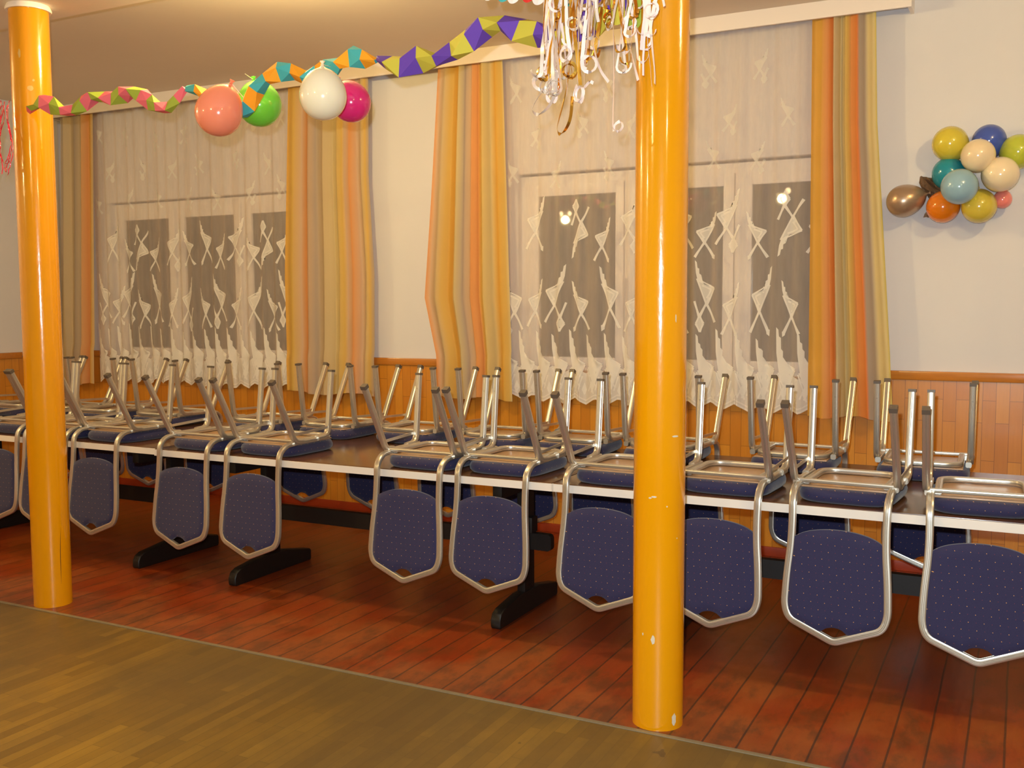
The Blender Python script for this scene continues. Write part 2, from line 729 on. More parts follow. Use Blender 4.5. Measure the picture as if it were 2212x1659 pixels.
_b = M['bulb'].node_tree.nodes['Principled BSDF']
_b.inputs['Emission Color'].default_value = (1.0, 0.68, 0.34, 1)
_b.inputs['Emission Strength'].default_value = 26.0
M['brass'] = mat('lamp_brass', (170, 130, 70), 0.3, 0.9)

# ------------------------------------------------------------------ the room
XL, XR, YF, YS, ZC = -7.65, 4.5, -10.5, -2.794, 3.29
bm = bmesh.new()
add_box(bm, (XL - .2, YS, -0.1), (XR + .2, 0.25, 0.0), 0, 0)
add_box(bm, (XL - .2, YF - .2, -0.1), (XR + .2, YS, 0.0), 0, 1)
struct('floor', bm, [M['boards'], M['parquet']])
bm = box((XL + .005, YS - 0.012, 0.0), (XR - .005, YS + 0.008, 0.004), 0.001)
struct('trim_1', bm, M['threshold'])

bm = bmesh.new()
add_box(bm, (XL - .2, YF - .2, ZC), (XR + .2, 0.25, ZC + .12), 0, 0)
add_box(bm, (XL, -3.05, 3.085), (XR, -2.46, ZC), 0, 1)
struct('ceiling', bm, [M['ceiling'], M['beam']])

WIN = [(-7.07, -4.86, [(-6.94, -6.42), (-6.24, -5.70), (-5.52, -4.99)]), (-3.11, -0.82, [(-2.97, -2.41), (-2.25, -1.69), (-1.51, -0.95)])]
ZS, ZT = 1.10, 2.455
bm = bmesh.new()
add_box(bm, (XL - .2, 0, 0), (XR + .2, 0.25, ZS))
add_box(bm, (XL - .2, 0, ZT), (XR + .2, 0.25, ZC))
xs = [XL - .2] + [v for a, b, _ in WIN for v in (a, b)] + [XR + .2]
for i in range(0, len(xs), 2):
    add_box(bm, (xs[i], 0, ZS), (xs[i + 1], 0.25, ZT))
struct('wall_back', bm, M['plaster'])
struct('wall_left', box((XL - .2, YF, 0), (XL, 0, ZC)), M['plaster'])
struct('wall_right', box((XR, YF, 0), (XR + .2, 0, ZC)), M['plaster'])
struct('wall_front', box((XL - .2, YF - .2, 0), (XR + .2, YF, ZC)), M['plaster'])

# parquet wainscot, its cap and the red skirting
bm = bmesh.new()
add_box(bm, (XL + .02, -0.02, 0.06), (XR, 0.0, 1.125))
add_box(bm, (XL, YF, 0.06), (XL + .02, 0.0, 1.125))
struct('trim_2', bm, M['wainscot'])
bm = bmesh.new()
for a, b in ((XL + .03, WIN[0][0] - .02), (WIN[0][1] + .02, WIN[1][0] - .02), (WIN[1][1] + .02, XR)):
    add_box(bm, (a, -0.034, 1.125), (b, 0.0, 1.178), 0.008)
add_box(bm, (XL, YF, 1.125), (XL + .034, 0.0, 1.178), 0.008)
struct('trim_3', bm, M['cap'], smooth=True)
bm = bmesh.new()
add_box(bm, (XL + .03, -0.032, 0.0), (XR, 0.0, 0.06), 0.005)
add_box(bm, (XL, YF, 0.0), (XL + .032, 0.0, 0.06), 0.005)
struct('baseboard_back', bm, M['skirting'], smooth=True)
# white curtain pelmet under the ceiling
bm = bmesh.new()
add_box(bm, (XL + .03, -0.165, 3.195), (-0.60, -0.145, ZC), 0.002)
add_box(bm, (-0.62, -0.145, 3.195), (-0.60, 0.0, ZC))
add_box(bm, (XL + .03, -0.145, 3.195), (XL + .05, 0.0, ZC))
add_box(bm, (XL + .05, -0.12, 3.245), (-0.64, -0.04, 3.26))
struct('trim_4', bm, M['white_gloss'])

for wi, (xa, xb, panes) in enumerate(WIN):
    bm = bmesh.new()
    y0, y1 = 0.05, 0.13
    zf = ZT - 0.015
    add_box(bm, (xa, y0, ZS), (xa + .06, y1, zf))
    add_box(bm, (xb - .06, y0, ZS), (xb, y1, zf))
    add_box(bm, (xa + .06, y0, zf - .06), (xb - .06, y1, zf))
    add_box(bm, (xa + .06, y0, ZS), (xb - .06, y1, ZS + .05))
    for (a, b), (c, d) in zip(panes[:-1], panes[1:]):
        mx = (b + c) / 2
        add_box(bm, (mx - .02, y0, ZS + .05), (mx + .02, y1, zf - .06))
    wo = struct('window_%d' % (wi + 1), bm, M['sash'])
    obj('window_sill', box((xa + .001, -0.03, ZS - .02), (xb - .001, y0 + .01, ZS + .008), 0.004), M['sash'], wo, False)
    for k, (a, b) in enumerate(panes):
        lo = xa + .06 if k == 0 else (panes[k - 1][1] + a) / 2 + .02
        hi = xb - .06 if k == 2 else (b + panes[k + 1][0]) / 2 - .02
        bm = bmesh.new()
        ys0, ys1 = 0.035, 0.085
        zb, zt = 1.21, 2.30
        g = 0.003
        add_box(bm, (lo + g, ys0, ZS + .05), (a, ys1, zf - .06), 0.004)
        add_box(bm, (b, ys0, ZS + .05), (hi - g, ys1, zf - .06), 0.004)
        add_box(bm, (a, ys0, zt), (b, ys1, zf - .06), 0.004)
        add_box(bm, (a, ys0, ZS + .05), (b, ys1, zb), 0.004)
        s = obj('sash', bm, M['sash'], wo, True)
        obj('pane', box((a, 0.058, zb), (b, 0.062, zt)), M['glass'], s, False)
    if wi == 1:
        h = obj('window_handle', box((panes[0][1] + .05, -0.005, 1.62), (panes[0][1] + .068, 0.035, 1.75), 0.005), M['sash'], wo, True)

# ------------------------------------------------------------------ curtains
def fold(x, z, seed):
    f = math.sin(2 * math.pi * x / 0.125 + 1.7 * math.sin(x * 2.3 + seed)) * 0.6
    f += math.sin(2 * math.pi * x / 0.071 + seed * 2 + 0.6 * math.sin(z)) * 0.25
    f += math.sin(2 * math.pi * x / 0.31 + seed) * 0.5
    return f


def sheer(xa, xb, label, seed):
    zt = 3.235
    yb = -0.068

    def hem(x):
        p = (x - xa) / 0.155
        k = abs((p % 1) - 0.5) * 2
        return 0.905 + 0.045 * (1 - k) + 0.008 * math.sin(x * 5 + seed)

    def ymap(x, z):
        amp = 0.017 * (0.7 + 0.3 * (zt - z) / 2.3)
        return yb + amp * fold(x, z, seed)
    bm = bmesh.new()
    nx = int((xb - xa) / 0.0125)
    nz = 26
    grid = []
    for i in range(nx + 1):
        x = xa + (xb - xa) * i / nx
        col = []
        h = hem(x)
        for j in range(nz + 1):
            t = j / nz
            z = h + (zt - h) * t
            col.append(bm.verts.new((x, ymap(x, z), z)))
        grid.append(col)
    for i in range(nx):
        for j in range(nz):
            bm.faces.new((grid[i][j], grid[i + 1][j], grid[i + 1][j + 1], grid[i][j + 1]))
    # lace: flat shapes laid on the voile, following its folds
    lb = bmesh.new()

    def poly(pts, mi=1, off=0.003):
        vs = [lb.verts.new((p[0], off, p[1])) for p in pts]
        f = lb.faces.new(vs)
        f.material_index = mi
        r = bmesh.ops.triangulate(lb, faces=[f])
        return r['faces']

    def strip(a, b, wd, mi=1):
        a, b = Vector((a[0], a[1])), Vector((b[0], b[1]))
        d = (b - a)
        n = Vector((-d.y, d.x)).normalized() * wd / 2
        m_ = a.lerp(b, 0.5)
        poly([a + n, a - n, m_ - n * 0.8, b - n * 1.25, b + n * 1.25, m_ + n * 0.8], mi, 0.004)

    def motif(cx, cz, sx, sz, kind=0):
        def P(x, y):
            return (cx + sx * (x - 0.5), cz + sz * (y - 0.5))
        # fan-tipped blade running into a kite
        poly([P(.02, 1.0), P(.12, .97), P(.16, .89), P(.24, .88), P(.25, .81), P(.34, .79), P(.30, .72), P(.48, .66), P(.18, .70), P(.08, .82)], 1)
        poly([P(.14, .74), P(.50, .655), P(.97, .60), P(.60, .36)], 2)
        for a, b in (((.14, .74), (.97, .60)), ((.97, .60), (.60, .36)), ((.60, .36), (.14, .74)), ((.40, .64), (.80, .58)), ((.80, .58), (.60, .46))):
            strip(P(*a), P(*b), 0.010)
        if kind == 0:
            strip(P(.72, .47), P(.28, .20), 0.015)
            strip(P(.56, .40), P(1.02, .12), 0.015)
            strip(P(.02, .42), P(.28, .18), 0.015)
            d = [P(.28, .22), P(.46, .10), P(.30, -.02), P(.10, .10)]
            poly(d, 2)
            for q in range(4):
                strip(d[q], d[(q + 1) % 4], 0.012)
        else:
            strip(P(.72, .47), P(.20, .10), 0.015)
            strip(P(.56, .40), P(1.05, .08), 0.015)
            poly([P(.10, .12), P(.30, .14), P(.26, .06), P(.12, .03)], 1)
    rnd = random.Random(seed * 7 + 3)
    rows = [(2.98, .20, .5), (2.70, .18, .5), (2.44, .19, .5), (2.06, .38, 1), (1.60, .44, 1)]
    pitch = 0.335
    for ri, (cz, hh, full) in enumerate(rows):
        n = int((xb - xa) / pitch)
        for k in range(n + 1):
            cx = xa + 0.10 + k * pitch + (ri % 2) * 0.16 + rnd.uniform(-.03, .03)
            if cx > xb - 0.09:
                continue
            flip = -1 if (k + ri) % 2 else 1
            up = -1 if (ri == 3 and k % 4 == 1) else 1
            w_ = (0.150 if full == 1 else 0.085) * rnd.uniform(.8, 1.1)
            nf0 = len(lb.faces)
            motif(cx, cz + rnd.uniform(-.04, .05), flip * w_, up * hh, 0 if (k + ri) % 3 else 1)
            if full != 1:
                lb.faces.ensure_lookup_table()
                for fi in range(nf0, len(lb.faces)):
                    lb.faces[fi].material_index = 3
            if full == 1 and rnd.random() < .8:
                motif(cx + .17, cz - .06 + rnd.uniform(-.03, .03), -flip * w_ * .85, hh * .8, 1)
    # the border: a row of blades over a dense lace hem
    nb = int((xb - xa) / 0.125)
    for k in range(nb):
        x0 = xa + k * 0.125
        g = rnd.uniform(.85, 1.1)
        hgt = 0.21 * g
        h2 = (hgt - .21) * 1.5
        poly([(x0, 1.40 + h2), (x0 + .014, 1.385 + h2), (x0 + .018, 1.345 + h2), (x0 + .030, 1.335 + h2), (x0 + .032, 1.295), (x0 + .044, 1.28), (x0 + .044, 1.245), (x0 + .07, 1.205), (x0 + .118, 1.175), (x0 + .105, 1.15), (x0 + .02, 1.15), (x0 + .004, 1.27)], 1)
        poly([(x0 + .012, 1.15), (x0 + .105, 1.15), (x0 + .062, 1.02)], 1)
        poly([(x0 + .03, 1.03), (x0 + .05, 1.07), (x0 + .07, 1.03), (x0 + .05, .985)], 1)
        poly([(x0 + .095, 1.00), (x0 + .112, 1.05), (x0 + .13, 1.00), (x0 + .112, .96)], 1)
        for (a, b) in (((x0 + .01, 1.14), (x0 + .06, .975)), ((x0 + .115, 1.165), (x0 + .045, .985)), ((x0 + .03, 1.10), (x0 + .085, 1.02)), ((x0 + .05, 1.06), (x0 + .02, .99)), ((x0 + .075, 1.0), (x0 + .1, 1.09))):
            strip(a, b, 0.009)
    nxx = int((xb - xa) / 0.02)
    for k in range(nxx):
        x0, x1 = xa + (xb - xa) * k / nxx, xa + (xb - xa) * (k + 1) / nxx
        for za, zb2, mi in ((0.0, 0.012, 1), (0.012, 0.024, 2), (0.024, 0.034, 1), (0.034, 0.21, 2)):
            poly([(x0, hem(x0) + za), (x1, hem(x1) + za), (x1, hem(x1) + zb2), (x0, hem(x0) + zb2)], mi, 0.002)
    bmesh.ops.subdivide_edges(lb, edges=[e for e in lb.edges if e.calc_length() > 0.03], cuts=1, use_grid_fill=False)
    bmesh.ops.triangulate(lb, faces=lb.faces[:])
    bmesh.ops.subdivide_edges(lb, edges=[e for e in lb.edges if e.calc_length() > 0.03], cuts=1, use_grid_fill=False)
    for v in lb.verts:
        x = min(max(v.co.x, xa), xb)
        v.co = Vector((x, ymap(x, v.co.z) - v.co.y, v.co.z))
    me = bpy.data.meshes.new('lace_tmp')
    lb.to_mesh(me)
    lb.free()
    bm.from_mesh(me)
    bpy.data.meshes.remove(me)
    me = bpy.data.meshes.new('sheer_curtain')
    bm.to_mesh(me)
    bm.free()
    me.polygons.foreach_set('use_smooth', [True] * len(me.polygons))
    for q in (M['sheer'], M['lace'], M['lace_soft'], M['lace_faint']):
        me.materials.append(q)
    o = bpy.data.objects.new('sheer_curtain', me)
    COL.objects.link(o)
    tag(o, label, 'curtain')


sheer(-7.20, -4.92, 'white lace sheer with pointed hem over the left, dimmer window near the corner', 2)
sheer(-3.20, -1.05, 'white lace sheer with pointed hem over the right window behind the yellow pole', 5)


def interp(tab, z):
    tab = sorted(tab)
    if z <= tab[0][0]:
        return tab[0][1]
    for (z0, v0), (z1, v1) in zip(tab[:-1], tab[1:]):
        if z <= z1:
            return v0 + (v1 - v0) * (z - z0) / (z1 - z0)
    return tab[-1][1]


def drape(left, right, z0, nf, seed, label, stops, tops=None):
    bm = bmesh.new()
    uv = bm.loops.layers.uv.new('UVMap')
    nx, nz = nf * 14, 40
    zt = 3.235
    G = []
    for i in range(nx + 1):
        u = i / nx
        col = []
        for j in range(nz + 1):
            t = j / nz
            zb = z0 + 0.012 * math.sin(u * 9 + seed)
            z = zb + (zt - zb) * t
            L, R = interp(left, z), interp(right, z)
            ph = 2 * math.pi * nf * u + 0.9 * math.sin(u * 7 + seed) + 0.25 * math.sin(z * 2.1 + seed)
            squeeze = 0.16 / nf * math.sin(ph * 2 + 1.2) * 0.35
            x = L + (R - L) * min(max(u + squeeze * u * (1 - u) * 4, 0), 1)
            amp = 0.030 * (0.55 + 0.45 * (1 - t)) * (0.7 + 0.3 * math.sin(u * 11 + seed * 3))
            y = -0.118 + amp * math.sin(ph) - 0.01 * math.sin(ph * 0.5 + seed)
            if z < 1.2:
                y -= 0.01
            col.append(bm.verts.new((x, min(y, -0.04), z)))
        G.append(col)
    for i in range(nx):
        for j in range(nz):
            f = bm.faces.new((G[i][j], G[i + 1][j], G[i + 1][j + 1], G[i][j + 1]))
            for lp, (a, b) in zip(f.loops, ((i, j), (i + 1, j), (i + 1, j + 1), (i, j + 1))):
                lp[uv].uv = (a / nx, b / nz)
    me = bpy.data.meshes.new('striped_drape')
    bm.to_mesh(me)
    bm.free()
    me.polygons.foreach_set('use_smooth', [True] * len(me.polygons))
    me.materials.append(mk_drape('striped_drape_' + 'abcd'[seed % 4], stops))
    o = bpy.data.objects.new('striped_drape', me)
    COL.objects.link(o)
    tag(o, label, 'curtain')


drape([(.9, -7.61), (3.2, -7.50)], [(.9, -7.20), (3.2, -7.10)], 0.885, 4, 0,
      'orange and beige striped drape in the corner, partly behind the left pole',
      [(0, GRY), (.25, BEI), (.45, GRY), (.62, BEI), (.8, ORG), (.92, AMB), (1, BEI)])
drape([(.9, -5.06), (1.8, -5.06), (3.2, -4.99)], [(.9, -4.25), (1.8, -4.23), (2.5, -4.27), (3.2, -4.26)], 0.90, 6, 1,
      'pale striped drape between the left window and the bare wall strip, behind the cream balloon',
      [(0, AMB), (.09, GOLD), (.17, PNK), (.24, ORG), (.29, PNK), (.35, GRY), (.46, BEI), (.6, PAL), (.68, GOLD), (.73, PNK), (.79, ORG), (.85, PNK), (.93, BEI), (.97, GOLD), (1, GRY)])
drape([(.9, -3.71), (1.17, -3.70), (1.62, -3.80), (2.3, -3.74), (3.2, -3.67)], [(.9, -3.10), (3.2, -3.17)], 0.915, 5, 2,
      'gold, grey and orange striped drape left of the lace window beside the bare wall strip',
      [(0, ORG), (.05, PNK), (.13, BEI), (.2, GOLD), (.32, AMB), (.37, PAL), (.44, GRY), (.52, PNK), (.57, ORG), (.63, ORG), (.68, GOLD), (.8, PAL), (.88, AMB), (.97, GOLD), (1, PAL)])
drape([(.9, -1.12), (3.2, -1.14)], [(.9, -.64), (1.7, -.70), (2.6, -.77), (3.2, -.79)], 0.90, 5, 3,
      'bright orange and cream striped drape at the far right beside the wall balloons',
      [(0, AMB), (.14, AMB), (.22, ORG), (.32, (208, 106, 28)), (.36, BEI), (.48, PAL), (.56, GOLD), (.6, ORG), (.72, (232, 122, 40)), (.75, GRY), (.82, GRY), (.87, PAL), (.97, PAL), (1, (226, 206, 92))])

# ------------------------------------------------------------------ poles
PR = 0.0951

def pole(x, y, label, chips, crack=None, cm='chip', cn='paint_chip'):
    bm = bmesh.new()
    lathe(bm, [(0, 0), (PR, 0), (PR, 0.02), (PR, 1.0), (PR, 2.0), (PR, 3.06), (0, 3.06)], 64, (0, 0, 0))
    o = obj('round_pole', bm, M['pole'], None, True, (x, y, 0))
    tag(o, label, 'pole')
    bm = bmesh.new()
    lathe(bm, [(PR + .001, 3.056), (PR + .012, 3.056), (PR + .014, 3.066), (PR + .006, 3.0845), (PR + .001, 3.0845)], 64)
    obj('pole_collar', bm, M['white_gloss'], o)
    base = math.atan2(CAM_POS.y - y, CAM_POS.x - x)

    def patch(da, z, w_, h_, m, n=14, seed=1, nm='paint_chip'):
        """a thin irregular patch lying on the round surface"""
        r = random.Random(seed)
        bm = bmesh.new()
        c = bm.verts.new(((PR + .0008) * math.cos(base + da), (PR + .0008) * math.sin(base + da), z))
        ring = []
        for k in range(n):
            t = 2 * math.pi * k / n
            q = r.uniform(.8, 1.1)
            a = base + da + w_ / 2 * math.cos(t) * q / PR
            ring.append(bm.verts.new(((PR + .0006) * math.cos(a), (PR + .0006) * math.sin(a), z + h_ / 2 * math.sin(t) * q)))
        for k in range(n):
            bm.faces.new((c, ring[k], ring[(k + 1) % n]))
        obj(nm, bm, m, o, False)
    for k, ch in enumerate(chips):
        patch(*ch, m=M[cm], seed=k + 3, nm=cn)
    if crack:
        bm = bmesh.new()
        pts = []
        for k in range(14):
            t = k / 13
            a = base + crack[0] + 0.10 * t * t * t * crack[3]
            pts.append(((PR + .0003) * math.cos(a), (PR + .0003) * math.sin(a), crack[1] + (crack[2] - crack[1]) * t))
        sweep(bm, pts, circsec(.0018, 6), (0, 0, 1), True, scale=[max(0.15, math.sin(math.pi * (k + .5) / 14)) for k in range(14)])
        obj('dark_crack', bm, M['crack'], o)
    return o


pole(-1.1784, -2.6784, 'glossy yellow round pole in the right half, in front of the chairs',
     [(-.20, .345, .016, .034), (-.62, .36, .006, .012), (-.35, .87, .012, .006), (-.2, .875, .02, .007), (.62, 1.095, .03, .008), (.68, .04, .02, .05), (.3, .84, .006, .006), (.6, 1.52, .005, .03), (.75, .72, .004, .006)])
pole(-4.5329, -2.6784, 'glossy yellow round pole at the left edge of the room, farther away',
     [(-.55, 2.83, .015, .045), (-.05, 2.66, .03, .03), (.1, 2.70, .012, .012)], (.45, .12, .42, 1), 'tape', 'tape_remnant')

# ------------------------------------------------------------------ tables
def trestle_table(xa, xb, ya, yb, feet, label):
    t = thing('trestle_table', label, 'table', ((xa + xb) / 2, ya, 0), 0, None)
    cx = (xa + xb) / 2
    L, R = xa - cx, xb - cx
    D = yb - ya
    obj('table_top', box((L + .001, .001, 0.712), (R - .001, D - .001, 0.75), 0.0015), M['table_top'], t, True)
    bm = bmesh.new()
    add_box(bm, (L, -.002, .710), (R, .002, .7462), .0006)
    add_box(bm, (L, D - .002, .710), (R, D + .002, .7462), .0006)
    add_box(bm, (L - .002, -.002, .710), (L + .002, D + .002, .7462), .0006)
    add_box(bm, (R - .002, -.002, .710), (R + .002, D + .002, .7462), .0006)
    obj('edge_band', bm, M['edge'], t, False)
    yc = 0.372
    for fx in feet:
        x = fx - cx
        w_ = 0.026
        prof = [(-.33, .0), (.33, .0), (.335, .012), (.335, .062), (.325, .072), (.10, .115), (-.10, .115), (-.285, .092), (-.322, .075), (-.337, .045), (-.337, .012)]
        bm = bmesh.new()
        fa = [bm.verts.new((x - w_, yc + p[0], p[1])) for p in prof]
        fb = [bm.verts.new((x + w_, yc + p[0], p[1])) for p in prof]
        bm.faces.new(fa)
        bm.faces.new(fb[::-1])
        for k in range(len(prof)):
            q = (k + 1) % len(prof)
            bm.faces.new((fa[k], fa[q], fb[q], fb[k]))
        bmesh.ops.bevel(bm, geom=bm.edges[:], offset=.004, segments=1, affect='EDGES')
        obj('foot', bm, M['table_dark'], t, True)
        obj('post', box((x - .022, yc - .055, .11), (x + .022, yc + .055, .64), .004), M['table_dark'], t, True)
        obj('top_rail', box((x - .025, yc - .31, .635), (x + .025, yc + .31, .711), .006), M['table_dark'], t, True)
        obj('wedge', box((x + .022, yc - .035, .412), (x + .052, yc + .035, .495), .008), M['table_dark'], t, True)
    x0, x1 = feet[0] - cx - .15, feet[-1] - cx + .15
    bm = bmesh.new()
    n = 8
    prof = [(x0, -.0425)] + [(x1 - .022 + .022 * math.sin(math.pi / 2 * k / n), -.0205 - .022 * math.cos(math.pi / 2 * k / n)) for k in range(n + 1)] + [(x1 - .022 + .022 * math.cos(math.pi / 2 * k / n), .0205 + .022 * math.sin(math.pi / 2 * k / n)) for k in range(n + 1)] + [(x0, .0425)]
    fa = [bm.verts.new((p[0], yc - .02, .37 + p[1])) for p in prof]
    fb = [bm.verts.new((p[0], yc + .02, .37 + p[1])) for p in prof]
    bm.faces.new(fa)
    bm.faces.new(fb[::-1])
    for k in range(len(prof)):
        q = (k + 1) % len(prof)
        bm.faces.new((fa[k], fa[q], fb[q], fb[k]))
    obj('stretcher', bm, M['table_dark'], t, True)


trestle_table(-4.425, -1.905, -2.054, -0.90, (-3.90, -2.225), 'long trestle table between the two yellow poles, cream front edge, chairs hung on it')
trestle_table(-1.900, 0.640, -2.054, -0.90, (-1.43, 0.16), 'long trestle table behind and right of the nearer yellow pole, cream front edge')
trestle_table(-6.960, -4.430, -2.028, -0.90, (-6.42, -4.68), 'long trestle table at far left behind the farther pole, edge set slightly back')

# ------------------------------------------------------------------ banquet chairs, upside down on the tables
# local frame: table surface z = 0, chair back hangs at y < 0, front legs at y > 0
def make_chair(label):
    t = thing('banquet_chair', label, 'chair', (0, 0, 0), 0, None)
    sec = ribbed(.0295, .0285)
    # cushion, crowned side down on the table
    bm = bmesh.new()
    N = 40
    rows = [(0.0, .010), (.012, .0015), (.028, .0), (.045, .004), (.052, .010)]
    out = []

    def outline(inset, z):
        pts = []
        for k in range(N):
            a = 2 * math.pi * (k + .5) / N
            ca, sa = math.cos(a), math.sin(a)
            e = 5.0
            r = (abs(ca) ** e + abs(sa) ** e) ** (-1 / e)
            wx = (.208 - inset) * (0.96 + 0.04 * sa)
            pts.append((r * ca * wx, .235 + r * sa * (.217 - inset), z))
        return pts
    rings = []
    for z, ins in ((0.0003, .05), (0.0005, .03), (.006, .012), (.018, .002), (.036, .0), (.052, .006), (.060, .018)):
        rings.append([bm.verts.new(p) for p in outline(ins, z)])
    for a, b in zip(rings[:-1], rings[1:]):
        for k in range(N):
            q = (k + 1) % N
            bm.faces.new((a[k], a[q], b[q], b[k]))
    bm.faces.new(rings[0][::-1])
    bm.faces.new(rings[-1])
    obj('seat', bm, M['fabric'], t)
    obj('seat_board', box((-.175, .055, .0605), (.175, .415, .0665), .002), M['board'], t)
    # frame under the seat: two rails and a rounded front loop
    bm = bmesh.new()
    for s in (-1, 1):
        sweep(bm, [(s * .196, .055, .078), (s * .196, .36, .078)], ribbed(.026, .026), (1, 0, 0))
    loop = fillet([(-.160, .085, .080), (-.160, .405, .080), (.160, .405, .080), (.160, .085, .080)], [0, .075, .075, 0], 8)
    sweep(bm, loop, ribbed(.024, .028), (0, 0, 1))
    obj('seat_frame', bm, M['alu'], t)
    bm = bmesh.new()
    sweep(bm, [(-.190, .072, .0855), (.190, .072, .0855)], ribbed(.017, .022), (0, 0, 1))
    obj('crossbar', bm, M['alu'], t)
    legs = []
    for s in (-1, 1):
        # rear leg, splayed backwards
        p = fillet([(s * .202, .125, .083), (s * .203, .062, .088), (s * .205, -.112, .420)], [0, .035, 0], 6)
        bm = bmesh.new()
        sweep(bm, p, sec, (1, 0, 0))
        lg = obj('leg', bm, M['alu'], t)
        d = (p[-1] - p[-2]).normalized()
        bm = bmesh.new()
        sweep(bm, [p[-1] - d * .012, p[-1] + d * .008], rectsec(.0308, .0298), (1, 0, 0))
        obj('leg_cap', bm, M['cap_plastic'], lg)
        # front leg
        p = fillet([(s * .202, .25, .083), (s * .203, .345, .088), (s * .205, .386, .448)], [0, .055, 0], 8)
        bm = bmesh.new()
        sweep(bm, p, sec, (1, 0, 0))
        lg = obj('leg', bm, M['alu'], t)
        d = (p[-1] - p[-2]).normalized()
        bm = bmesh.new()
        sweep(bm, [p[-1] - d * .004, p[-1] + d * .008], rectsec(.0308, .0298), (1, 0, 0))
        obj('leg_cap', bm, M['cap_plastic'], lg)
        bm = bmesh.new()
        q = p[-1] - d * .075
        lathe(bm, [(0, 0), (.0042, 0), (.0042, .0272), (0, .0272)], 10, q - Vector((0, .0136, 0)), (0, 1, 0))
        obj('screw_hole', bm, M['cap_plastic'], lg)
        # stacking bracket between the legs
        bm = bmesh.new()
        sweep(bm, fillet([(s * .205, .038, .128), (s * .213, .07, .126), (s * .213, .335, .137), (s * .205, .355, .140)], .01, 3), rectsec(.004, .014), (1, 0, 0))
        obj('stacking_bracket', bm, M['alu'], t)
    # back frame: comes off the rails, turns down over the table edge, closes in a blunt point
    half = [(.186, .115, .074), (.186, .005, .070), (.184, -.043, .030), (.182, -.050, -.06), (.184, -.058, -.16), (.196, -.071, -.29), (.200, -.083, -.405), (.182, -.088, -.458), (.0, -.097, -.531)]
    path = half + [(-a, b, c) for a, b, c in half[-2::-1]]
    rad = [0, .045, .05, .05, .08, .08, .055, .05, .02] + [.05, .055, .08, .08, .05, .05, .045, 0]
    P = fillet(path, rad, 5)
    bm = bmesh.new()
    sweep(bm, P, ribbed(.022, .0300), (0, 1, 0.02))
    obj('back_frame', bm, M['alu'], t)
    # padded back with a hand-hold cut at the tip
    bm = bmesh.new()

    def xe(z):
        return interp([(-.405, .190), (-.29, .186), (-.16, .174), (-.085, .172)], z)

    def yc(z):
        return interp([(-.531, -.097), (-.405, -.083), (-.29, -.071), (-.16, -.058), (-.06, -.050), (0, -.047)], z)
    nx, nz = 24, 26
    F, B = [], []
    for i in range(nx + 1):
        s = i / nx * 2 - 1
        cf, cb = [], []
        x0 = s * .19
        ztop = -.085 - .030 * s * s - 0.014 * abs(s) ** 6
        # lower edge: the V of the frame with a half-round cut
        zlow = -.521 + abs(x0) * .40 + max(0, abs(x0) - .15) ** 2 * 20
        cut = .056
        if abs(x0) < cut:
            zlow = max(zlow, -.512 + math.sqrt(cut * cut - x0 * x0) * .72)
        for j in range(nz + 1):
            u = j / nz
            z = zlow + (ztop - zlow) * u
            x = s * min(.19, xe(z))
            e = min(1, min(1 - abs(s), u, 1 - u) / .09)
            th = .006 + .011 * math.sqrt(max(e, 0.0))
            cf.append(bm.verts.new((x, yc(z) - th, z)))
            cb.append(bm.verts.new((x, yc(z) + th * 1.25, z)))
        F.append(cf)
        B.append(cb)
    for i in range(nx):
        for j in range(nz):
            bm.faces.new((F[i][j], F[i + 1][j], F[i + 1][j + 1], F[i][j + 1]))
            bm.faces.new((B[i][j + 1], B[i + 1][j + 1], B[i + 1][j], B[i][j]))
    for i in range(nx):
        bm.faces.new((F[i + 1][0], F[i][0], B[i][0], B[i + 1][0]))
        bm.faces.new((F[i][nz], F[i + 1][nz], B[i + 1][nz], B[i][nz]))
    for j in range(nz):
        bm.faces.new((F[0][j], F[0][j + 1], B[0][j + 1], B[0][j]))
        bm.faces.new((F[nx][j + 1], F[nx][j], B[nx][j], B[nx][j + 1]))
    obj('backrest', bm, M['fabric'], t)
    return t


FRONT = [
    (-0.110, -2.038, 2.4, 'upturned navy chair cut off by the right edge of the photo, front row'),
    (-0.626, -2.038, -2.4, 'whole upturned navy chair second from the right in the front row, under the wall balloons'),
    (-1.131, -2.044, -1.8, 'upturned navy front-row chair partly hidden behind the right side of the nearer pole'),
    (-1.634, -2.051, -2.0, 'upturned navy front-row chair partly hidden behind the left side of the nearer pole'),
    (-2.213, -2.027, -0.5, 'upturned navy front-row chair in front of the dark table post, left of the nearer pole'),
    (-2.665, -2.052, -0.2, 'upturned navy front-row chair, left one of the close pair in the middle of the table'),
    (-3.671, -2.034, -0.5, 'upturned navy front-row chair just left of the wide gap on the table between the poles'),
    (-4.168, -2.043, -1.2, 'upturned navy front-row chair at the left end of the table between the poles'),
    (-4.909, -2.014, 0.0, 'upturned navy front-row chair hanging just right of the farther yellow pole'),
    (-5.351, -2.012, 0.0, 'upturned navy front-row chair almost wholly hidden behind the farther yellow pole'),
    (-5.793, -2.012, 0.0, 'upturned navy front-row chair at the left edge of the photo, left of the farther pole'),
]
